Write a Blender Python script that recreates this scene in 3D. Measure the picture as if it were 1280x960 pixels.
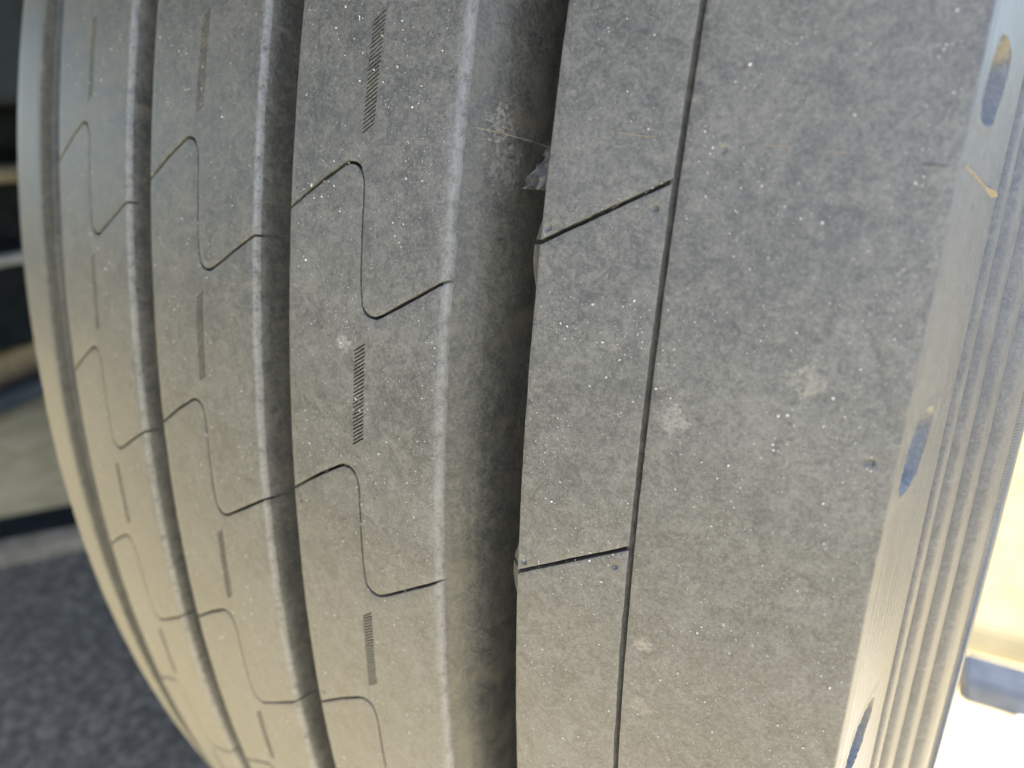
import bpy, bmesh, math, random
import numpy as np
from mathutils import Vector, Matrix, noise as mnoise
from mathutils.geometry import delaunay_2d_cdt

for o in list(bpy.data.objects):
    bpy.data.objects.remove(o)
scene = bpy.context.scene
C = scene.collection
random.seed(4); rng = np.random.default_rng(7)

# ------------------------------------------------------------------ camera
AXLE = 0.503                                   # axle height above the ground
cam_d = bpy.data.cameras.new('camera'); cam = bpy.data.objects.new('camera', cam_d); C.objects.link(cam)
right = Vector((0.82409933, 0.56599312, -0.02262936))
fwd = Vector((-0.53449077, 0.76376082, -0.36192407))
up = Vector((-0.18756311, 0.31035657, 0.93193287))
M = Matrix((right, up, -fwd)).transposed().to_4x4()
M.translation = Vector((0.149586, -0.586617, 0.122080 + AXLE))
cam.matrix_world = M
cam_d.sensor_fit = 'HORIZONTAL'; cam_d.sensor_width = 36.0
cam_d.lens = 877.06 / 1280 * 36.0
cam_d.clip_start = 0.005; cam_d.clip_end = 500
cam_d.dof.use_dof = True
cam_d.dof.focus_distance = 0.124
cam_d.dof.aperture_fstop = 12.0
scene.camera = cam

# ------------------------------------------------------------------ light
SUN = Vector((0.10, -0.45, 0.85)).normalized()
w = bpy.data.worlds.new('World'); scene.world = w; w.use_nodes = True
nt = w.node_tree
bg = nt.nodes['Background']
sky = nt.nodes.new('ShaderNodeTexSky'); sky.sky_type = 'NISHITA'; sky.sun_disc = False
sky.sun_elevation = math.asin(SUN.z); sky.sun_rotation = math.atan2(SUN.x, SUN.y)
sky.air_density = 1.0; sky.dust_density = 1.5; sky.ozone_density = 1.0
nt.links.new(sky.outputs[0], bg.inputs[0]); bg.inputs[1].default_value = 0.082
sun_d = bpy.data.lights.new('sun', 'SUN'); sun_d.energy = 3.2; sun_d.angle = math.radians(0.6)
sun_d.color = (1.0, 0.93, 0.82)
sun = bpy.data.objects.new('sun', sun_d); C.objects.link(sun)
sun.rotation_euler = (-SUN).to_track_quat('-Z', 'Y').to_euler()
sun.location = SUN * 5
vs = scene.view_settings
vs.view_transform = 'Standard'; vs.look = 'None'; vs.gamma = 1.0; vs.use_curve_mapping = False
vs.exposure = 2.85

# ------------------------------------------------------------------ materials
def new_mat(name):
    m = bpy.data.materials.new(name); m.use_nodes = True
    return m, m.node_tree, m.node_tree.nodes['Principled BSDF']
def N(t, kind, **kw):
    n = t.nodes.new(kind)
    for k, v in kw.items():
        if k in n.inputs: n.inputs[k].default_value = v
        else: setattr(n, k, v)
    return n
def noise_n(t, vec, scale, detail=4.0, rough=0.55, dist=0.0):
    n = t.nodes.new('ShaderNodeTexNoise'); n.inputs['Scale'].default_value = scale
    n.inputs['Detail'].default_value = detail; n.inputs['Roughness'].default_value = rough
    n.inputs['Distortion'].default_value = dist
    t.links.new(vec, n.inputs['Vector']); return n.outputs[0]
def ramp(t, fac, a, b, smooth=True):
    n = t.nodes.new('ShaderNodeMapRange'); n.interpolation_type = 'SMOOTHSTEP' if smooth else 'LINEAR'
    n.inputs['From Min'].default_value = a; n.inputs['From Max'].default_value = b
    t.links.new(fac, n.inputs['Value']); return n.outputs[0]
def math_n(t, op, a, b=None, clamp=False):
    n = t.nodes.new('ShaderNodeMath'); n.operation = op; n.use_clamp = clamp
    for i, v in enumerate((a, b)):
        if v is None: continue
        if isinstance(v, (int, float)): n.inputs[i].default_value = v
        else: t.links.new(v, n.inputs[i])
    return n.outputs[0]
def mix_c(t, fac, a, b):
    n = t.nodes.new('ShaderNodeMix'); n.data_type = 'RGBA'
    if isinstance(fac, (int, float)): n.inputs[0].default_value = fac
    else: t.links.new(fac, n.inputs[0])
    for i, v in ((6, a), (7, b)):
        if isinstance(v, tuple): n.inputs[i].default_value = (*v, 1)
        else: t.links.new(v, n.inputs[i])
    return n.outputs[2]
def bump(t, bsdf, h, strength, dist):
    b = t.nodes.new('ShaderNodeBump'); b.inputs['Strength'].default_value = strength
    b.inputs['Distance'].default_value = dist; t.links.new(h, b.inputs['Height'])
    t.links.new(b.outputs[0], bsdf.inputs['Normal'])

R0 = 0.505; CROWN = 0.749
def rad(x): return R0 - x * x / (2 * CROWN)
def tp(x, th, r):                               # tyre coordinates -> world (th>0 goes down the front)
    return Vector((x, -r * math.cos(th), AXLE - r * math.sin(th)))

def rubber(name, dark, dust, lo, hi, rough=(0.5, 0.75), spec=0.5, stains=(), mud=None, speck=0.0, bumpd=0.00012, cells=True, tan=None, wear_highlight=0.0):
    m, t, b = new_mat(name)
    pos = t.nodes.new('ShaderNodeNewGeometry').outputs['Position']
    big = noise_n(t, pos, 38, 3, 0.6, 0.6)
    mid = noise_n(t, pos, 270, 5, 0.68, 1.2)
    fine = noise_n(t, pos, 1500, 4, 0.7)
    grain = noise_n(t, pos, 5200, 2, 0.6)
    s = math_n(t, 'ADD', math_n(t, 'MULTIPLY', big, 0.14), math_n(t, 'MULTIPLY', mid, 0.30))
    s = math_n(t, 'ADD', s, math_n(t, 'MULTIPLY', fine, 0.32))
    s = math_n(t, 'ADD', s, math_n(t, 'MULTIPLY', grain, 0.24))
    f = ramp(t, s, lo, hi)
    if tan:                                     # pale tone turns tan towards the inner ribs
        sx = t.nodes.new('ShaderNodeSeparateXYZ'); t.links.new(pos, sx.inputs[0])
        tx = math_n(t, 'ADD', sx.outputs[0], math_n(t, 'MULTIPLY', math_n(t, 'SUBTRACT', big, 0.5), 0.09))
        dust = mix_c(t, ramp(t, tx, -0.06, 0.10), tan, dust)
    col = mix_c(t, f, dark, dust)
    if cells:                                   # fine pale scuffs curling over the worn rubber
        ws = t.nodes.new('ShaderNodeTexNoise'); ws.noise_type = 'RIDGED_MULTIFRACTAL' if hasattr(ws, 'noise_type') else ws.noise_type
        ws.inputs['Scale'].default_value = 330; ws.inputs['Detail'].default_value = 3; ws.inputs['Distortion'].default_value = 1.6
        t.links.new(pos, ws.inputs['Vector'])
        sc = math_n(t, 'MULTIPLY', ramp(t, ws.outputs[0], 0.78, 1.25), ramp(t, big, 0.42, 0.68))
        col = mix_c(t, math_n(t, 'MULTIPLY', sc, 0.38), col, (0.30, 0.29, 0.265))
    if mud:
        mc, a0, a1 = mud
        mn = noise_n(t, pos, 95, 5, 0.6, 0.8)
        col = mix_c(t, ramp(t, mn, a0, a1), col, mc)
    if stains: stn = noise_n(t, pos, 420, 4, 0.6, 2.0)
    for (c, rr, cc, st) in stains:
        d = t.nodes.new('ShaderNodeVectorMath'); d.operation = 'DISTANCE'
        t.links.new(pos, d.inputs[0]); d.inputs[1].default_value = c
        dd = math_n(t, 'ADD', math_n(t, 'DIVIDE', d.outputs['Value'], rr), math_n(t, 'MULTIPLY', math_n(t, 'SUBTRACT', stn, 0.5), 3.6))
        k = math_n(t, 'SUBTRACT', 1.0, ramp(t, dd, 0.55, 1.05))
        k = math_n(t, 'MULTIPLY', k, ramp(t, fine, 0.25, 0.6))
        col = mix_c(t, math_n(t, 'MULTIPLY', k, st), col, cc)
    if speck:
        sp = ramp(t, noise_n(t, pos, 2600, 2, 0.5), 0.70, 0.76)
        col = mix_c(t, math_n(t, 'MULTIPLY', sp, speck), col, (0.5, 0.48, 0.44))
    wr = None
    if wear_highlight:                                    # worn smooth edges, their pale tint also painting the sky highlight
        at = t.nodes.new('ShaderNodeAttribute'); at.attribute_name = 'wear_highlight'
        wr = math_n(t, 'MULTIPLY', at.outputs['Fac'], ramp(t, noise_n(t, pos, 520, 4, 0.65, 0.5), 0.30, 0.58))
        col = mix_c(t, math_n(t, 'MULTIPLY', wr, wear_highlight), col, (0.30, 0.295, 0.285))
    t.links.new(col, b.inputs['Base Color'])
    rr = t.nodes.new('ShaderNodeMapRange'); rr.inputs['To Min'].default_value = rough[0]; rr.inputs['To Max'].default_value = rough[1]
    t.links.new(f, rr.inputs['Value'])
    ro = rr.outputs[0]
    if wear_highlight: ro = math_n(t, 'SUBTRACT', ro, math_n(t, 'MULTIPLY', at.outputs['Fac'], 0.18))
    t.links.new(ro, b.inputs['Roughness'])
    b.inputs['Specular IOR Level'].default_value = spec
    h = math_n(t, 'ADD', math_n(t, 'MULTIPLY', fine, 0.7), math_n(t, 'ADD', math_n(t, 'MULTIPLY', grain, 0.45), math_n(t, 'MULTIPLY', mid, 1.0)))
    bump(t, b, h, 0.9, bumpd)
    return m

def P(xmm, th, dr=0.0): return tuple(tp(xmm / 1000, th, rad(xmm / 1000) + dr))
PALE = (0.42, 0.38, 0.30)
tread_stains = [(P(130.8, -0.174), 0.0026, PALE, 0.25), (P(112.7, -0.155), 0.0024, (0.5, 0.48, 0.43), 0.22),
                (P(111.6, -0.072), 0.0016, PALE, 0.3), (P(112.2, -0.046), 0.002, PALE, 0.2),
                (P(46.7, -0.160), 0.0018, (0.45, 0.43, 0.38), 0.3)]
MAT_TREAD = rubber('worn_rubber', (0.056, 0.056, 0.053), (0.170, 0.166, 0.149), 0.38, 0.64, rough=(0.40, 0.62), stains=tread_stains, speck=0.5, tan=(0.172, 0.164, 0.124), wear_highlight=0.42)
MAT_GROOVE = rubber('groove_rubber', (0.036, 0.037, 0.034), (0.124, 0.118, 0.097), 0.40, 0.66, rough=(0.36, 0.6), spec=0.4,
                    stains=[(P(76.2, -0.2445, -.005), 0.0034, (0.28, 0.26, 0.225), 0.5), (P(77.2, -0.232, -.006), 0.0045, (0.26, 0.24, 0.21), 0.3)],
                    mud=((0.108, 0.097, 0.074), 0.50, 0.78), cells=False, wear_highlight=0.2)
MAT_SIDE = rubber('sidewall_rubber', (0.068, 0.069, 0.072), (0.150, 0.150, 0.147), 0.38, 0.66, rough=(0.32, 0.48), spec=0.5, cells=True, bumpd=0.00010)
MAT_BLACK = rubber('fresh_rubber', (0.018, 0.019, 0.021), (0.06, 0.058, 0.055), 0.4, 0.7, rough=(0.35, 0.55), cells=False)
MAT_TORN = rubber('torn_rubber', (0.022, 0.023, 0.024), (0.10, 0.097, 0.09), 0.40, 0.64, rough=(0.35, 0.6), cells=False)
MAT_LIP = rubber('dusty_lip', (0.13, 0.11, 0.085), (0.24, 0.21, 0.165), 0.35, 0.65, cells=False)

def simple_mat(name, a, b_, scale, rough=0.8, spec=0.3, lo=.35, hi=.65, bd=0.0, detail=6):
    m, t, b = new_mat(name)
    pos = t.nodes.new('ShaderNodeNewGeometry').outputs['Position']
    n = noise_n(t, pos, scale, detail, 0.65)
    t.links.new(mix_c(t, ramp(t, n, lo, hi), a, b_), b.inputs['Base Color'])
    b.inputs['Roughness'].default_value = rough; b.inputs['Specular IOR Level'].default_value = spec
    if bd: bump(t, b, n, 0.8, bd)
    return m
MAT_ASPHALT = simple_mat('asphalt', (0.075, 0.072, 0.060), (0.24, 0.228, 0.19), 110, 0.7, 0.4, .42, .68, 0.004)
MAT_YARD = simple_mat('dim_far_ground', (0.06, 0.062, 0.062), (0.11, 0.112, 0.11), 6, 0.85, 0.3)
MAT_CONC = simple_mat('concrete', (0.46, 0.385, 0.22), (0.60, 0.515, 0.315), 14, 0.9, 0.2, bd=0.002)
MAT_PALE = simple_mat('pale_concrete', (0.150, 0.135, 0.088), (0.178, 0.162, 0.110), 18, 0.9, 0.2, bd=0.001)
MAT_KERB = simple_mat('kerb_concrete', (0.20, 0.175, 0.135), (0.32, 0.28, 0.21), 30, 0.9, 0.2, bd=0.001)
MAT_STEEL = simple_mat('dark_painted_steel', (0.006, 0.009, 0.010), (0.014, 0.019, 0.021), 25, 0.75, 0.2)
MAT_BLUE = simple_mat('blue_grey_steel', (0.05, 0.06, 0.075), (0.08, 0.09, 0.105), 25, 0.5, 0.5)
MAT_WOOD = simple_mat('weathered_timber', (0.36, 0.24, 0.13), (0.52, 0.37, 0.22), 40, 0.8, 0.2)
MAT_GALV = simple_mat('galvanised_steel', (0.30, 0.31, 0.31), (0.45, 0.45, 0.44), 30, 0.4, 0.5)
MAT_RIM = simple_mat('wheel_paint', (0.30, 0.30, 0.31), (0.42, 0.42, 0.43), 60, 0.35, 0.5)
MAT_SAND, t_, b_ = new_mat('sand_grain')
b_.inputs['Roughness'].default_value = 0.4; b_.inputs['Specular IOR Level'].default_value = 0.6
oi = t_.nodes.new('ShaderNodeNewGeometry').outputs['Position']
t_.links.new(mix_c(t_, ramp(t_, noise_n(t_, oi, 900, 1), .35, .65), (0.32, 0.30, 0.26), (0.70, 0.68, 0.64)), b_.inputs['Base Color'])

# ------------------------------------------------------------------ helpers
def obj(name, me, mat, parent=None):
    o = bpy.data.objects.new(name, me); C.objects.link(o)
    if mat and len(me.materials) == 0: me.materials.append(mat)
    if parent: o.parent = parent
    return o
def tag(o, label, cat, group=None):
    o['label'] = label; o['category'] = cat
    if group: o['group'] = group
def mesh_from(name, verts, faces, smooth=True, angle=40):
    me = bpy.data.meshes.new(name); me.from_pydata([tuple(v) for v in verts], [], faces); me.validate()
    bm = bmesh.new(); bm.from_mesh(me); bmesh.ops.recalc_face_normals(bm, faces=bm.faces); bm.to_mesh(me); bm.free()
    if smooth:
        for p in me.polygons: p.use_smooth = True
        me.set_sharp_from_angle(angle=math.radians(angle))
    return me
def flip_out(me, outward=True):
    """make normals point away from the axle line"""
    s = 0
    for p in me.polygons:
        c = p.center; s += p.normal.dot(Vector((0, c.y, c.z - AXLE))) * p.area
    if s < 0: me.flip_normals()
def nz(x, y, z=0.0): return mnoise.noise((x, y, z))
TH = [-math.pi + 0.12 * i for i in range(0, 21)]
TH = [a for a in TH if a < -0.62]
fine_th = list(np.arange(-0.62, 1.20, 0.004))
TH = TH + fine_th + [1.2 + (2 * math.pi - 1.2 - math.pi) * i / 17 for i in range(17)]
def revolve(name, prof, ths=TH, closed=True, fn=None):
    """prof: (x, r) list revolved about the axle; fn(i, x, r, th) -> (x, r) for worn unevenness"""
    n = len(prof); V = []; F = []
    for th in ths:
        for i, (x, r) in enumerate(prof):
            if fn: x, r = fn(i, x, r, th)
            V.append(tp(x, th, r))
    m = len(ths)
    for j in range(m if closed else m - 1):
        k = (j + 1) % m
        for i in range(n - 1): F.append((j * n + i, j * n + i + 1, k * n + i + 1, k * n + i))
    me = mesh_from(name, V, F); return me
def join_mesh(name, parts):
    bm = bmesh.new()
    for p in parts: bm.from_mesh(p)
    me = bpy.data.meshes.new(name); bm.to_mesh(me); bm.free()
    for p in me.polygons: p.use_smooth = True
    me.set_sharp_from_angle(angle=math.radians(40))
    for p in parts: bpy.data.meshes.remove(p)
    return me

# ------------------------------------------------------------------ the setting
def sheet(name, pts, z, mat, kind='structure', thick=None):
    if thick is None:
        me = bpy.data.meshes.new(name); me.from_pydata([(x, y, z) for x, y in pts], [], [tuple(range(len(pts)))])
    else:
        n = len(pts); V = [(x, y, z) for x, y in pts] + [(x, y, z - thick) for x, y in pts]
        F = [tuple(range(n)), tuple(range(2 * n - 1, n - 1, -1))] + [(i, (i + 1) % n, n + (i + 1) % n, n + i) for i in range(n)]
        me = mesh_from(name, V, F, smooth=False)
        bm = bmesh.new(); bm.from_mesh(me)
        bmesh.ops.bevel(bm, geom=[e for e in bm.edges], offset=0.004, segments=2, affect='EDGES'); bm.to_mesh(me); bm.free()
    o = obj(name, me, mat); o['kind'] = kind
    return o
sheet('ground', [(-200, -200), (200, -200), (200, 200), (-200, 200)], -0.008, MAT_YARD)  # dark tone beyond the pad, set to dim light on the upper tread
sheet('concrete_pad', [(-3.2, -1.9), (1.6, -1.9), (1.6, 3.4), (-3.2, 3.4)], 0.0, MAT_CONC)  # unseen front edge shaped to keep bright bounce low on the tread
# line of the kerb beyond the tyre on the left
A0 = Vector((-0.997, -0.303)); A1 = Vector((-0.936, -0.21)); dv = (A1 - A0).normalized(); nv = Vector((-dv.y, dv.x))
def lp(s, n): return tuple(A0 + dv * s + nv * n)
sheet('asphalt_road', [lp(-.36, 0.0), (-0.20, -0.60), (0.168, -0.36), (0.168, 0.42), lp(.8, 0.0)], 0.004, MAT_ASPHALT)

# ------------------------------------------------------------------ the tyre
tyre = bpy.data.objects.new('truck_tyre', None); C.objects.link(tyre)
tag(tyre, 'large worn grey truck tyre with straight tread grooves and ribbed sidewall', 'tyre')

PITCH = 0.1195
SIPE = [(-19.0, -.0105), (-11.5, -.0203), (-5.4, -.0272), (-3.5, -.0282), (-1.7, -.0272), (-.55, -.0235), (-.12, -.0178), (-.02, -.0003),
        (.1, .0146), (.6, .0235), (1.7, .0269), (3.7, .0282), (6.2, .0264), (13.4, .0181), (19.5, .0110)]
def catmull(pts, step):
    out = []
    p = [np.array(q, float) for q in pts]; p = [2 * p[0] - p[1]] + p + [2 * p[-1] - p[-2]]
    for i in range(1, len(p) - 2):
        L = np.linalg.norm(p[i + 1] - p[i]); n = max(1, int(round(L / step)))
        for k in range(n):
            t = k / n
            # centripetal-like damping: use linear blend for the long straight parts
            a = 0.5 * ((2 * p[i]) + (-p[i - 1] + p[i + 1]) * t + (2 * p[i - 1] - 5 * p[i] + 4 * p[i + 1] - p[i + 2]) * t * t + (-p[i - 1] + 3 * p[i] - 3 * p[i + 1] + p[i + 2]) * t ** 3)
            l = p[i] * (1 - t) + p[i + 1] * t
            wgt = 1.0 if L < 0.0035 else 0.0
            out.append(a * wgt + l * (1 - wgt))
    out.append(p[-2]); return np.array(out)

def in_poly(pts, poly):
    x, y = pts[:, 0], pts[:, 1]; c = np.zeros(len(pts), bool); j = len(poly) - 1
    for i in range(len(poly)):
        xi, yi = poly[i]; xj, yj = poly[j]
        if yi != yj:
            k = ((yi > y) != (yj > y)) & (x < (xj - xi) * (y - yi) / (yj - yi) + xi); c ^= k
        j = i
    return c

def block_mesh(name, xl, xr, low, high, slits=(), pits=(), lipR=(0.0013, 0.0008), lipL=(0.0004, 0.00012), wall=None, depth=0.0238,
               seed=0, grid=0.0016, rfun=rad, lip_mat=None):
    """tread block cut out by two sipes (polylines in metres x, s = R0*theta, left to right), real walls all round"""
    def edge(a, b, step=0.0007):
        n = max(2, int(abs(b[1] - a[1]) / step)); return np.array([a + (b - a) * k / n for k in range(1, n)])
    redge = edge(low[-1], high[-1]); ledge = edge(high[0], low[0])
    out = np.concatenate([low, redge, high[::-1], ledge])
    kind = ['S'] * len(low) + ['R'] * len(redge) + ['S'] * len(high) + ['L'] * len(ledge)
    nl, nr, nh = len(low), len(redge), len(high)
    kind[0] = 'L'; kind[nl - 1] = 'R'; kind[nl + nr] = 'R'; kind[nl + nr + nh - 1] = 'L'
    # worn, slightly ragged edges
    for i in range(len(out)):
        x, s = out[i]
        a = 0.00006 * nz(x * 900 + seed, s * 900) + 0.00010 * nz(x * 200, s * 200, seed)
        if kind[i] in 'RL': out[i][0] += a * (1.2 if kind[i] == 'R' else 1.0)
        else: out[i][1] += a * 0.7; out[i][0] += 0.5 * a
    n = len(out)
    tang = np.roll(out, -1, 0) - np.roll(out, 1, 0); tang /= np.linalg.norm(tang, axis=1)[:, None] + 1e-12
    inner = out + np.stack([-tang[:, 1], tang[:, 0]], 1) * 0.00032
    ok = in_poly(inner, out)
    inner = inner[ok]
    bb0, bb1 = out.min(0), out.max(0)
    gx = np.arange(bb0[0], bb1[0], grid); gy = np.arange(bb0[1], bb1[1], grid)
    G = np.stack(np.meshgrid(gx, gy), -1).reshape(-1, 2) + rng.normal(0, grid * .12, (len(gx) * len(gy), 2))
    # extra columns for the rounded lip
    ex = []
    if lipR[0] > 0:
        for q in (0.25, 0.5, 0.75): ex.append(np.stack([np.full(200, xr - lipR[0] * q), np.linspace(bb0[1], bb1[1], 200)], 1))
    G = np.concatenate([G] + ex)
    G = G[in_poly(G, out)]
    D = np.sqrt(((G[:, None, :] - out[None, ::2, :]) ** 2).sum(2)).min(1); G = G[D > 0.0005]
    V = [Vector(p) for p in out]; E = [(i, (i + 1) % n) for i in range(n)]
    holes = []
    for q in slits:
        b = len(V); V += [Vector(p) for p in q]; E += [(b + i, b + (i + 1) % len(q)) for i in range(len(q))]; holes.append(np.array(q))
        kind += ['H'] * len(q)
    for (px, ps, pr, pd) in pits:
        for f in (0.35, 0.7, 1.0, 1.35):
            for k in range(12):
                a = k * math.pi / 6 + f; q = Vector((px + pr * f * math.cos(a), ps + pr * f * math.sin(a)))
                V.append(q); kind.append('G')
        D = np.hypot(G[:, 0] - px, G[:, 1] - ps); G = G[D > pr * 1.5]
    if holes:
        lo = np.min([h.min(0) for h in holes], 0) - 0.0002; hi = np.max([h.max(0) for h in holes], 0) + 0.0002
        G = G[~((G > lo) & (G < hi)).all(1)]; inner = inner[~((inner > lo) & (inner < hi)).all(1)]
    V += [Vector(p) for p in inner]; V += [Vector(p) for p in G]
    kind += ['G'] * (len(inner) + len(G))
    vo, eo, fo, ov, oe, of = delaunay_2d_cdt(V, E, [], 0, 1e-7)
    vo = np.array([tuple(v) for v in vo])
    kd = []
    for l in ov:
        ks = [kind[i] for i in l]; kd.append(next((k for k in 'RLSHG' if k in ks), 'G'))
    cen = np.array([vo[list(f)].mean(0) for f in fo])
    keep = in_poly(cen, out)
    for h in holes: keep &= ~in_poly(cen, h)
    faces = [tuple(f) for f, k in zip(fo, keep) if k]
    # heights
    def hgt(x, s, k):
        r = rfun(x) + 0.00005 * nz(x * 160, s * 160, seed) + 0.000035 * nz(x * 700, s * 700, seed + 9)
        if lipR[0] > 0 and x > xr - lipR[0]: r -= lipR[1] * min(1.3, (x - (xr - lipR[0])) / lipR[0]) ** 2
        if lipL[0] > 0 and x < xl + lipL[0]: r -= lipL[1] * min(1.3, ((xl + lipL[0]) - x) / lipL[0]) ** 2
        if k == 'S': r -= 0.00007
        for (px, ps, pr, pd) in pits:
            d = math.hypot(x - px, s - ps) / pr
            if d < 1.36: r -= pd * max(0, 1 - (d / 1.05) ** 2) - 0.00010 * math.exp(-((d - 1.2) / .15) ** 2)
        return r
    VV = [tp(x, s / R0, hgt(x, s, k)) for (x, s), k in zip(vo, kd)]
    cnt = {}
    for f in faces:
        for i in range(3):
            e = (f[i], f[(i + 1) % 3]); key = (min(e), max(e)); cnt[key] = None if key in cnt else e
    FF = list(faces); cache = {}
    lev = [0.0011, 0.0035, 0.010, depth]
    def down(i, l):
        if (i, l) in cache: return cache[(i, l)]
        x, s = vo[i]; k = kd[i]; r = hgt(x, s, k)
        if k == 'H': d = (0.0005, 0.0010, 0.0014, 0.0018)[l]; dx = 0
        else:
            d = lev[l]; dx = 0
            if k == 'R': dx = wall(d, s / R0, 'R') if wall else 0.16 * d
            elif k == 'L': dx = -(wall(d, s / R0, 'L') if wall else 0.10 * d)
        VV.append(tp(x + dx, s / R0, r - d)); cache[(i, l)] = len(VV) - 1
        return cache[(i, l)]
    for e in cnt.values():
        if e is None: continue
        a, b = e; pa, pb = a, b
        for l in range(4):
            qa, qb = down(a, l), down(b, l); FF.append((pb, pa, qa, qb)); pa, pb = qa, qb
    me = mesh_from(name, VV, FF, angle=38); flip_out(me)
    if lip_mat:                                  # how strongly each spot of the lip takes rubbing and painted highlight
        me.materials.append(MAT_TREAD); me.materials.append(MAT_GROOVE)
        at = me.attributes.new('wear_highlight', 'FLOAT', 'POINT'); vals = []
        for v in me.vertices:
            x, y, z = v.co; r = math.hypot(y, z - AXLE); dep = rfun(min(x, xr)) - r
            a = min(1, max(0, (x - (xr - lipR[0] * 1.1)) / (lipR[0] * 1.1))); bq = max(0, 1 - max(0, dep - .0008) / .0026)
            vals.append(a * a * bq)
        at.data.foreach_set('value', vals)
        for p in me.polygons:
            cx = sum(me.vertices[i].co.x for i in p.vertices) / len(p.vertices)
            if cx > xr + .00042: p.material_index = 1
    return me

def offset_curve(c, d):
    t = np.gradient(c, axis=0); t /= np.linalg.norm(t, axis=1)[:, None]
    wv = np.where(np.abs(t[:, 0]) > 0.5, 1.0, 0.62)[:, None]
    o = c + np.stack([-t[:, 1], t[:, 0]], 1) * d * wv
    return o
def z_sipe(xc, xl, xr, thc):
    pts = [(xc + dx / 1000, R0 * (thc + dt)) for dx, dt in SIPE]
    # run the ends exactly to the rib edges
    def ext(a, b, x): f = (x - a[0]) / (b[0] - a[0]); return (x, a[1] + f * (b[1] - a[1]))
    pts[0] = ext(pts[1], pts[2], xl) if False else ext(pts[0], pts[1], xl); pts[-1] = ext(pts[-1], pts[-2], xr)
    return catmull(pts, 0.0008)
def ladder(xc, thc, seed):
    """the short hatched row of slits between two sipes"""
    rr = random.Random(seed); q = []
    n = 26; L = 0.0385
    for i in range(n):
        th = thc - L / 2 + L * i / (n - 1); s = R0 * th
        w2 = 0.00135 + rr.uniform(-.00008, .00008); h = 0.00019; sl = 0.0009 + rr.uniform(-.00005, .00005)
        x0 = xc + 0.0 - 0.0004 * ((th - thc) / L)
        q.append([(x0 - w2, s + sl - h), (x0 + w2, s - sl - h), (x0 + w2, s - sl + h), (x0 - w2, s + sl + h)])
    return q

EDGE = dict(g1L=-.0868, g1R=-.0719, g2L=-.0312, g2R=-.0194, g3L=.0200, g3R=.0312, g4L=.0700, g4R=.0878, tL=.1080, tR=.1090, sh=.1435)
IDX = range(-3, 6)                              # pitches the photograph can see
def wallB(d, th, side):
    return (0.0004 * min(1, d / 0.0012) + 0.15 * d) if side == 'R' else 0.06 * d
def rest_ring(name, prof_x, a0, a1, depth=0.0238, rfun=rad):
    """the remainder of a rib, round the far side of the wheel"""
    xl, xr = prof_x; xs = np.linspace(xl, xr, 8)
    prof = [(xl - .0008, rfun(xl) - depth)] + [(xl, rfun(xl) - .0004)] + [(x, rfun(x)) for x in xs[1:-1]] + [(xr, rfun(xr) - .0006), (xr + .0015, rfun(xr) - depth)]
    return revolve(name, prof, list(np.arange(a0, a1 + .001, (a1 - a0) / 90)), closed=False)

GAP = 0.00068
for xc, xl, xr, thc in ((0.0505, EDGE['g3R'], EDGE['g4L'], -0.2000), (0.0003, EDGE['g2R'], EDGE['g3L'], -0.2083), (-0.0512, EDGE['g1R'], EDGE['g2L'], -0.2167)):
    a_end = thc + PITCH * (IDX[-1] + 1); a_start = thc + PITCH * IDX[0]
    rib = obj('tread_rib', rest_ring('tread_rib', (xl, xr), a_end + .0, a_start - .06 + 2 * math.pi), MAT_TREAD, tyre)
    first = {}
    for k in IDX:
        c0 = z_sipe(xc, xl, xr, thc + PITCH * k); c1 = c0 + np.array([0, R0 * PITCH])
        lo = offset_curve(c0, GAP / 2); hi = offset_curve(c1, -GAP / 2)
        for c in (lo, hi): c[0][0] = xl; c[-1][0] = xr
        slits = ladder(xc + 0.0001, thc + PITCH * (k + 0.5), k)
        pits = []
        if xc > 0.04: pits = [(xl + .0017, c1[0][1] - .0042, .00042, .0003), (xl + .0019, c0[0][1] + .0026, .0004, .0003)]
        me = block_mesh('tread_block', xl, xr, lo, hi, slits, pits, lip_mat=True, lipR=(0.0013, 0.0008) if xc > .04 else (0.0007, 0.0004), wall=wallB, seed=k * 3.7 + xc * 100, grid=0.0018)
        obj('tread_block', me, MAT_TREAD, rib)
# end caps: where the block row meets the plain remainder the sipe-shaped end is covered by the remainder
# shoulder rib inside the thin groove, cut by slanting sipes
def wallA(d, th, side):
    if side == 'R': return 0.05 * d
    u = ((th + 0.2057 + PITCH * 0.5) % PITCH) - PITCH * 0.5
    bmp = math.exp(-((u - 0.004) / 0.017) ** 2)
    return 0.07 * d + bmp * 0.0032 * min(1, max(0, d - .0009) / 0.0026) - 0.0012 * bmp * max(0, d - .003) / .006
xl, xr = EDGE['g4R'], EDGE['tL']
rib = obj('shoulder_rib', rest_ring('shoulder_rib', (xl, xr), -0.2057 + PITCH * 6, -0.2057 - PITCH * 3 - .02 + 2 * math.pi), MAT_TREAD, tyre)
for k in IDX:
    n = 40
    c0 = np.array([(xl + (xr - xl) * i / n, R0 * (-0.2057 + PITCH * k - 0.0215 * i / n)) for i in range(n + 1)]); c1 = c0 + np.array([0, R0 * PITCH])
    lo = c0 + np.array([0, 0.00044]); hi = c1 - np.array([0, 0.00044])
    pits = [(xr - .0021, c0[-1][1] + .0042, .00062, .0005), (xl + .0012, c1[0][1] - .0049 + .0024, .00062, .0005)]
    me = block_mesh('tread_block', xl, xr, lo, hi, (), pits, lipR=(0.0003, 0.00008), lipL=(0.0004, 0.0001), wall=wallA, seed=k * 5.1 + 40, grid=0.0016)
    obj('tread_block', me, MAT_TREAD, rib)
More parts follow.
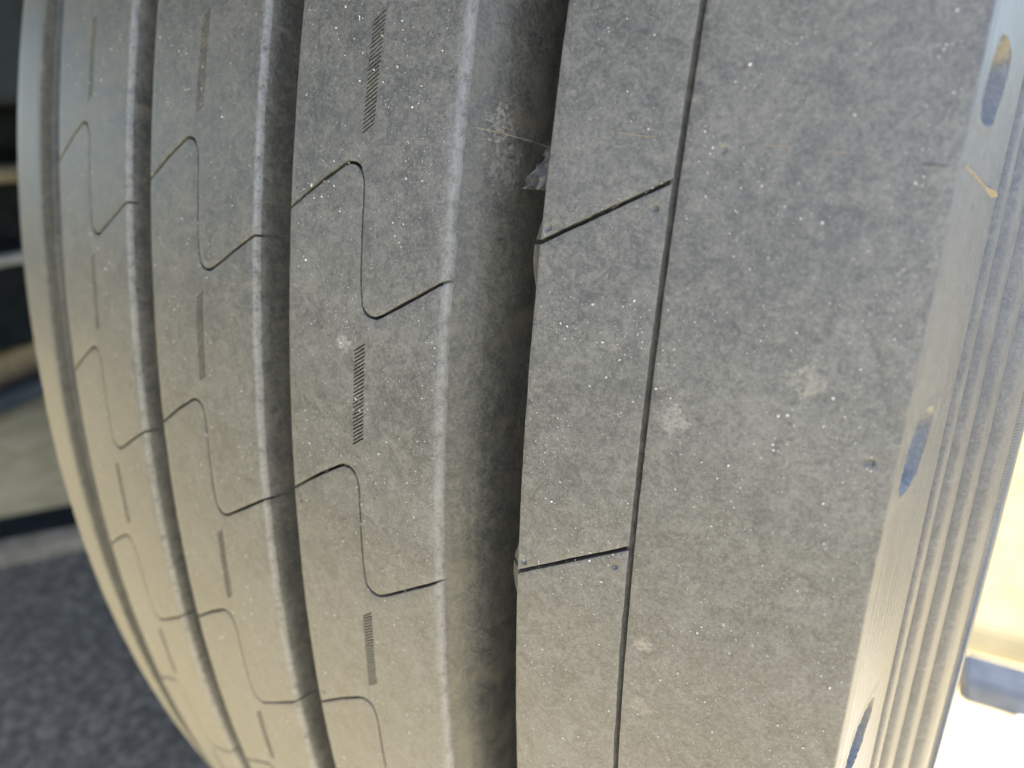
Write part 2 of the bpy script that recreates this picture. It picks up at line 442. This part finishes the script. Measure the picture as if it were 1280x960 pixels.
# outer shoulder rib: unbroken ring
xl, xr = EDGE['tR'], EDGE['sh']
def rS(x): return rad(x) - 0.00126 * max(0, (x - .125) / .0185) ** 2
s0, s1 = R0 * -0.60, R0 * 0.72
lo = np.array([(xl + (xr - xl) * i / 40, s0) for i in range(41)]); hi = np.array([(xl + (xr - xl) * i / 40, s1) for i in range(41)])
pits = [(0.1404, R0 * -0.1522, .00065, .0006), (.1146, R0 * -0.2364, .0006, .0004)]
me = block_mesh('outer_shoulder_rib', xl, xr, lo, hi, (), pits, lipR=(0.0004, 0.00020), lipL=(0.0003, 0.0001), wall=lambda d, th, s: (-0.25 * d if s == 'R' else 0.03 * d), seed=77, grid=0.0017, rfun=rS)
ring = rest_ring('ring', (xl, xr), 0.7195, -0.5995 + 2 * math.pi, rfun=rS)
obj('outer_shoulder_rib', join_mesh('outer_shoulder_rib', [me, ring]), MAT_TREAD, tyre)
# far shoulder rib
def rag(a):
    def fn(i, x, r, th):
        return x + a * nz(th * 90, i * .3, 3), r + .00006 * nz(th * 60, i * .7)
    return fn
prof = [(-.0862, rad(.0868) - .0225), (-.0866, rad(.0868) - .002), (-.0868, rad(.0868) - .0003), (-.0874, rad(.0874))]
for x in (.091, .095, .099, .103, .106): prof.append((-x, rad(x)))
prof += [(-.109, rad(.109) - .0004), (-.1112, rad(.111) - .0014), (-.1124, rad(.112) - .0034), (-.1128, rad(.112) - .008)]
obj('shoulder_rib', revolve('far_shoulder', prof, fn=rag(.00015)), MAT_TREAD, tyre)
prof = [(-.1140, rad(.115) - .010), (-.1142, rad(.115) - .0052), (-.116, rad(.115) - .0048), (-.130, rad(.13) - .0052), (-.140, rad(.14) - .007), (-.1435, rad(.1435) - .010)]
obj('outer_shoulder_rib', revolve('far_outer', prof), MAT_TREAD, tyre)

# groove floors
def groove(xl, xr, pts, skew=0.0):
    W = xr - xl
    prof = [(xl + f * W, rad(xl + f * W) - d / 1000) for f, d in pts]
    def fn(i, x, r, th):
        return x, r + .00022 * nz(th * 45, x * 600, 5) + .00010 * nz(th * 300, x * 900, 8)
    # refine
    pp = []
    for a, b in zip(prof[:-1], prof[1:]):
        for k in range(3): pp.append((a[0] + (b[0] - a[0]) * k / 3, a[1] + (b[1] - a[1]) * k / 3))
    pp.append(prof[-1])
    return revolve('tread_groove', pp, fn=fn)
U = [(-.06, 0.9), (0.0, 1.4), (.09, 2.6), (.18, 4.2), (.26, 6.4), (.32, 9.2), (.37, 13.5), (.41, 18.5), (.50, 22.5), (.75, 23.6), (1.05, 23.5)]
U2 = [(-.02, 2.6), (.02, 3.2), (.06, 4.4), (.11, 6.6), (.15, 9.5), (.20, 13.5), (.30, 17.5), (.45, 20.0), (.75, 20.5), (1.06, 20.3)]
for a, b, u in (('g1L', 'g1R', U2), ('g2L', 'g2R', U2), ('g3L', 'g3R', U2), ('g4L', 'g4R', U)):
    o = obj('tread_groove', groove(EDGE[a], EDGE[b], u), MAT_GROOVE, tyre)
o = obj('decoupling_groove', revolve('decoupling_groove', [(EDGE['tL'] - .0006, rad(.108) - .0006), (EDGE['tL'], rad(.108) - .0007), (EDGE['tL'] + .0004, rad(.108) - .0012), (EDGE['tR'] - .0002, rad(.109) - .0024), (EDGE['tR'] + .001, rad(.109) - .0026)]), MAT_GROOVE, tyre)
obj('carcass', revolve('carcass', [(-.141, .464), (-.10, .4715), (-.05, .4755), (0, .4785), (.05, .4755), (.10, .4715), (.141, .464)]), MAT_BLACK, tyre)

# right sidewall: notched band, stepped rings, bulge and bead
BAND = [(.1434, .4897), (.1437, .4891), (.1441, .4875), (.1447, .4832), (.1453, .4780), (.1461, .4715), (.1470, .4650), (.1478, .4600), (.14785, .4585), (.1474, .4578)]
def band_x(r):
    rs = [p[1] for p in BAND][::-1]; xs = [p[0] for p in BAND][::-1]; return float(np.interp(r, rs, xs))
NOTCH = [(-.262, .4800), (-.153, .4800), (-.036, .4775)]
NOTCH += [(-.036 + PITCH * k, .4785) for k in range(1, 6)] + [(-.262 - PITCH * k, .4800) for k in range(1, 3)]
def notch(r, th):
    for tc, rc in NOTCH:
        ds = (th - tc) * .48; dr = r - rc
        if abs(ds) < .014 and abs(dr) < .014:
            a = (dr * .80 + ds * .60) / .0084; b = (-dr * .60 + ds * .80) / .0058
            q = abs(a) ** 1.25 + abs(b) ** 1.7
            if q < 1: return min(1.0, (1 - q) * 1.7) * .0040
            if q < 1.5: return -.00018 * (1 - (q - 1) / .5)
    return 0.0
rs = [.4897, .48955, .4893, .4890, .4887] + list(np.arange(.4884, .4602, -.00038)) + [.4600, .4592, .4585, .4580, .4576]
prof = [(band_x(r), r) for r in rs]
bt = list(np.arange(-0.50, 0.62, 0.0009))
def fnb(i, x, r, th):
    return x - notch(r, th) + .00005 * nz(th * 40, r * 300, 2) + .00003 * math.sin(r * 2300 + 1.2 * nz(th * 12, 1.0)) * (1 if r < .4885 else 0), r
me1 = revolve('a', prof, bt, closed=False, fn=fnb)
prof2 = [(x, r) for x, r in BAND]
me2 = revolve('b', prof2, list(np.linspace(bt[-1], bt[0] + 2 * math.pi, 90)), closed=False)
side = obj('sidewall', None or join_mesh('shoulder_band', [me1, me2]), MAT_SIDE, tyre)
def ring_prof(pts, n=5):
    pts = [np.array(p) for p in pts]; o = []
    for i in range(len(pts) - 1):
        p0 = pts[max(0, i - 1)]; p1 = pts[i]; p2 = pts[i + 1]; p3 = pts[min(len(pts) - 1, i + 2)]
        for k in range(n):
            t = k / n
            o.append(tuple(0.5 * (2 * p1 + (p2 - p0) * t + (2 * p0 - 5 * p1 + 4 * p2 - p3) * t * t + (-p0 + 3 * p1 - 3 * p2 + p3) * t ** 3)))
    o.append(tuple(pts[-1])); return o
def wob(i, x, r, th): return x + .00006 * nz(th * 50, r * 700, 4), r
RINGS = [[(.1473, .4580), (.1485, .4577), (.14915, .4562), (.1493, .4540), (.1486, .4521)],
         [(.1486, .4526), (.1503, .4520), (.15125, .4504), (.1519, .4478), (.1513, .4459)],
         [(.1514, .4463), (.1533, .4458), (.15425, .4442), (.1549, .4418), (.1543, .4399)],
         [(.1544, .4403), (.1564, .4397), (.15755, .4382), (.1585, .4359), (.1588, .4342)]]
for q in RINGS:
    obj('sidewall_ridge', revolve('sidewall_ridge', ring_prof(q), fn=wob), MAT_SIDE, side)
# fine serrated ring
st = list(np.arange(-.5, .3, .0005)); ss = {round(a, 6): i for i, a in enumerate(st)}
def ser(i, x, r, th):
    k = int(round((th + .5) / .0005)); return x + (.00022 if (k % 3 == 0 and i in (1, 2, 3)) else 0), r
obj('serrated_ring', revolve('serrated_ring', [(.1587, .4344), (.1591, .4340), (.15955, .4330), (.1600, .4318), (.1600, .4312)], st, closed=False, fn=ser), MAT_SIDE, side)
obj('sidewall_ridge', revolve('sidewall_bulge', ring_prof([(.1588, .4343), (.1594, .4318), (.1604, .4300), (.1609, .4260), (.1608, .418), (.1580, .395), (.150, .350), (.138, .310), (.128, .288), (.118, .284)])), MAT_SIDE, side)
prof = ring_prof([(-.1435, .481), (-.147, .465), (-.152, .448), (-.158, .43), (-.160, .41), (-.157, .385), (-.148, .345), (-.136, .308), (-.128, .288), (-.118, .284)])
obj('sidewall', revolve('far_sidewall', prof), MAT_SIDE, tyre)
obj('wheel_rim', revolve('wheel_rim', ring_prof([(.128, .300), (.136, .297), (.134, .286), (.11, .276), (.08, .262), (.075, .22), (.085, .17), (.088, .12), (.088, .02)], 4)), MAT_RIM, tyre)

# mould parting line: thin flash across groove, ribs and sidewall
def ridge(name, pts, wd, ht, mat, parent):
    """thin raised lip along points (x, th, r)"""
    V = []; F = []
    n = len(pts)
    for i, (x, th, r) in enumerate(pts):
        f = math.sin(math.pi * min(1, max(0, (i + .2) / (n - .6)))) ** .5
        j = .00012 * nz(i * 1.3, wd * 1e5)
        V += [tp(x, th - wd / R0 + j / R0, r - .00010), tp(x, th + j / R0, r + ht * f), tp(x, th + wd * .5 / R0 + j / R0, r + ht * f * .7), tp(x, th + wd / R0 + j / R0, r - .0001)]
    for i in range(n - 1):
        for k in range(3): F.append((i * 4 + k, i * 4 + k + 1, i * 4 + k + 5, i * 4 + k + 4))
    me = mesh_from(name, V, F); flip_out(me)
    return obj(name, me, mat, parent)
def gdep(x):
    f = (x - EDGE['g4L']) / (EDGE['g4R'] - EDGE['g4L']); fs = [p[0] for p in U]; ds = [p[1] for p in U]
    return float(np.interp(f, fs, ds)) / 1000
ridge('mould_line', [(x, -.2424 + .0006 * math.sin((x - .07) * 160), rad(x) - gdep(x)) for x in np.linspace(.0712, .0868, 22)], .00016, .00030, MAT_LIP, tyre)
ridge('mould_line', [(x, -.2408 + .0012 * (x - .098) / .006, rad(x)) for x in np.linspace(.0978, .1047, 14)], .00014, .00012, MAT_LIP, tyre)
ridge('mould_line', [(x, -.2382, rad(x)) for x in np.linspace(.1195, .1232, 8)], .00016, .00012, MAT_LIP, tyre)
ridge('mould_line', [(x, -.2372, rS(x)) for x in np.linspace(.1280, .1304, 6)], .00012, .0001, MAT_LIP, tyre)
ridge('mould_line', [(x, -.2352, rS(x)) for x in np.linspace(.1395, .1425, 6)], .00014, .0001, MAT_GROOVE, tyre)
V = []; F = []
pr = np.linspace(.4885, .4605, 24)
for i, r in enumerate(pr):
    x = band_x(r); wd = .00016 + (.0006 if i > 15 else 0) * math.sin(max(0, i - 15) / 8 * math.pi) ; h = .00025 + (.0005 * math.sin(max(0, i - 15) / 8 * math.pi) if i > 15 else 0)
    th = -.2360 + .0004 * nz(i * .6, 3)
    V += [tp(x - .0001, th - wd / .48, r), tp(x + h, th, r), tp(x - .0001, th + wd / .48, r)]
for i in range(23):
    for k in range(2): F.append((i * 3 + k, i * 3 + k + 1, i * 3 + k + 4, i * 3 + k + 3))
obj('mould_line', mesh_from('mould_line', V, F), MAT_LIP, side)

# torn flap of rubber hanging from the rib edge into the widest groove
nx, ny = 16, 14; V = []; F = []
for j in range(ny + 1):
    for i in range(nx + 1):
        u = i / nx; v = j / ny
        th = -.2395 + .0165 * v + .0010 * nz(u * 5, v * 4, 1)
        reach = (.0030 + .0050 * v ** 1.2) * (1 + .25 * nz(v * 6, 2.0))
        x = EDGE['g4R'] + .0003 - reach * u
        r = rad(.0878) - .0004 - .0036 * u ** 1.1 - .0008 * (1 - v) + .0007 * nz(u * 7, v * 7, 5) + .0004 * nz(u * 15, v * 15, 6)
        V.append(tp(x, th, r))
for j in range(ny):
    for i in range(nx): a = j * (nx + 1) + i; F.append((a, a + 1, a + nx + 2, a + nx + 1))
b0 = len(V)
for i in range(nx + 1):                          # broken lower face and tip
    u = i / nx; v0 = V[ny * (nx + 1) + i]
    V.append(v0 + Vector((0.0002, .0030 * (1 - .7 * u), -.0006 * (1 - u) + .0003 * nz(i * .9, 3))))
for i in range(nx): a = ny * (nx + 1) + i; F.append((a, a + 1, b0 + i + 1, b0 + i))
b1 = len(V)
for j in range(ny + 1):
    v0 = V[j * (nx + 1) + nx]; V.append(v0 + Vector((.0008, .0030, 0)))
for j in range(ny): a = j * (nx + 1) + nx; F.append((a, a + nx + 1, b1 + j + 1, b1 + j))
o = obj('torn_rubber', mesh_from('torn_rubber', V, F, angle=30), MAT_TORN, tyre)
o['label'] = 'small torn flap of dark rubber hanging into the widest groove'

# ------------------------------------------------------------------ sand grains stuck to the tread
def oct_grain(c, nrm, s, V, F):
    a = Vector((random.gauss(0, 1), random.gauss(0, 1), random.gauss(0, 1))).normalized(); b = a.orthogonal().normalized(); d = a.cross(b)
    k = len(V); q = (random.uniform(.6, 1.2), random.uniform(.6, 1.1), random.uniform(.5, 1.0))
    for ax, f in ((a, q[0]), (b, q[1]), (d, q[2])): V.append(c + ax * s * f); V.append(c - ax * s * f * random.uniform(.7, 1.1))
    for f in ((0, 2, 4), (2, 1, 4), (1, 3, 4), (3, 0, 4), (2, 0, 5), (1, 2, 5), (3, 1, 5), (0, 3, 5)): F.append(tuple(k + i for i in f))
V = []; F = []
spans = [(EDGE['g3R'] + .001, EDGE['g4L'] - .001, 4600), (EDGE['g2R'] + .001, EDGE['g3L'] - .001, 2300), (EDGE['g1R'] + .001, EDGE['g2L'] - .001, 1200),
         (EDGE['g4R'] + .0005, EDGE['tL'] - .0005, 2500), (EDGE['tR'] + .0005, EDGE['sh'] - .001, 2600)]
for x0, x1, n in spans:
    k = 0
    while k < n:
        x = random.uniform(x0, x1); th = random.uniform(-.42, .35)
        if nz(x * 120, th * 60, 1.5) < random.uniform(-.35, .5): continue
        k += 1; s = min(.00030, .00005 * math.exp(abs(random.gauss(0, .72))))
        rr = (rS if x > .109 else rad)(x) + s * .3
        oct_grain(tp(x, th, rr), None, s, V, F)
me = bpy.data.meshes.new('sand_grains'); me.from_pydata([tuple(v) for v in V], [], F)
o = obj('sand_grains', me, MAT_SAND); o['kind'] = 'stuff'
tag(o, 'fine pale sand grains stuck all over the tyre tread', 'sand')

# ------------------------------------------------------------------ what stands behind
def box(name, c, size, mat, rz=0.0, bev=.004, parent=None):
    bm = bmesh.new(); bmesh.ops.create_cube(bm, size=1)
    for v in bm.verts: v.co = Vector((v.co.x * size[0], v.co.y * size[1], v.co.z * size[2]))
    bmesh.ops.bevel(bm, geom=list(bm.edges), offset=bev, segments=2, affect='EDGES')
    me = bpy.data.meshes.new(name); bm.to_mesh(me); bm.free()
    o = obj(name, me, mat, parent); o.location = c; o.rotation_euler.z = rz
    return o
ang = math.atan2(dv.y, dv.x)
mid = A0 + dv * .3 + nv * .022
o = box('concrete_kerb', (mid.x, mid.y, .012), (2.0, .045, .03), MAT_KERB, ang); tag(o, 'narrow tan concrete kerb strip edging the dark asphalt left of the tyre', 'kerb')
sheet('gap_shade_strip', [lp(-.5, .047), lp(1.1, .047), lp(1.1, .165), lp(-.5, .165)], .005, MAT_STEEL)  # flat dark sheet painting the shaded gap behind the kerb
# the dark underside of the truck, behind and left of the tyre, plus unseen parts added for shade
truck = bpy.data.objects.new('truck_underbody', None); C.objects.link(truck); truck.location = (-1.5, .6, 0)
tag(truck, 'dark steel underside of the truck, blurred at the left behind the tyre', 'truck')
def tbox(name, c, size, mat, rz=0.0, bev=.01):
    o = box(name, Vector(c) - truck.location, size, mat, rz, bev, truck); return o
tbox('added_body_shade', (-1.08, 1.515, 1.86), (2.64, 4.97, 1.48), MAT_STEEL)  # unseen body overhead, added to keep sun and sky off the tyre
tbox('added_arch_shade', (-.38, -.95, 1.005), (1.24, .03, .21), MAT_STEEL, bev=.004)  # out of view, added to cut off more sky above the tread
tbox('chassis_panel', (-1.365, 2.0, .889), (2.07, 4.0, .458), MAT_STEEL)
tbox('added_tank_shade', (-1.0, -2.6, .74), (1.1, 2.2, .72), MAT_STEEL, bev=.08)  # out of view, added to block light from the left front
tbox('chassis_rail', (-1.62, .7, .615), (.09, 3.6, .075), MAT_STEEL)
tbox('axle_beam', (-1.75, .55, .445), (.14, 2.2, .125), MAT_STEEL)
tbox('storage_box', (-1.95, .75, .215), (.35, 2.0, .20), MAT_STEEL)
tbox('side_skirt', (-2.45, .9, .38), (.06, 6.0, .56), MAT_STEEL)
def tube(name, a, b, r, mat, parent=None, off=Vector((0, 0, 0)), n=14):
    a = Vector(a) - off; b = Vector(b) - off; d = (b - a).normalized(); u = d.orthogonal().normalized(); v = d.cross(u); V = []; F = []
    for p in (a, b):
        for k in range(n): V.append(p + (u * math.cos(k * 2 * math.pi / n) + v * math.sin(k * 2 * math.pi / n)) * r)
    F = [(k, (k + 1) % n, n + (k + 1) % n, n + k) for k in range(n)] + [tuple(range(n)), tuple(range(2 * n - 1, n - 1, -1))]
    return obj(name, mesh_from(name, V, F), mat, parent)
tube('rubber_hose', (-1.52, -.4, .525), (-1.56, 1.6, .55), .017, MAT_KERB, truck, truck.location)
tube('air_pipe', (-1.55, -.3, .350), (-1.62, 1.6, .40), .012, MAT_GALV, truck, truck.location)
o = box('timber_plank', (-2.02, .25, .04), (.12, 1.6, .075), MAT_WOOD, .35); tag(o, 'brown timber plank lying on the ground under the truck, far left', 'plank')
o = box('steel_channel', (-1.74, .05, .021), (.07, 1.2, .035), MAT_BLUE, .35); tag(o, 'blue grey steel bar on the ground in front of the brown plank', 'steel bar')
# raised pale slab beside the sidewall
o = sheet('concrete_slab', [(.19, .275), (1.6, .44), (1.6, 3.0), (.19, 3.0)], .041, MAT_PALE, thick=.05)
o = sheet('white_strip', [(.255, -.6), (.40, -.6), (.40, .20), (.262, .20)], .004, simple_mat('plain_white', (.70, .69, .66), (.82, .81, .78), 30, .7))  # plain white strip on the ground right of the tyre
blk = box('shadow_block', (.405, .232, .014), (.40, .055, .030), simple_mat('blue_shadow_tone', (.030, .037, .052), (.045, .053, .070), 40, .5), .10)  # low box in shadow colour, standing in for bluish shade on the ground
tag(blk, 'flat block coloured blue grey as the shadow beside the tyre, lower right corner', 'block')
V = []; F = []
pts = [(.246, .462), (.254, .466), (.262, .463), (.272, .466)]
for i in range(3):
    tubepts = pts
cu = [Vector((x, y, .0425)) for x, y in pts]; n = 6
for i, p in enumerate(cu):
    for k in range(n): a = k * math.pi / 3; V.append(p + Vector((0, math.cos(a), math.sin(a))) * (.0011 - .0002 * i))
for i in range(3):
    for k in range(n): F.append((i * n + k, i * n + (k + 1) % n, (i + 1) * n + (k + 1) % n, (i + 1) * n + k))
o = obj('twig', mesh_from('twig', V, F), MAT_WOOD); tag(o, 'tiny dark twig lying on the pale slab at the right edge', 'twig')
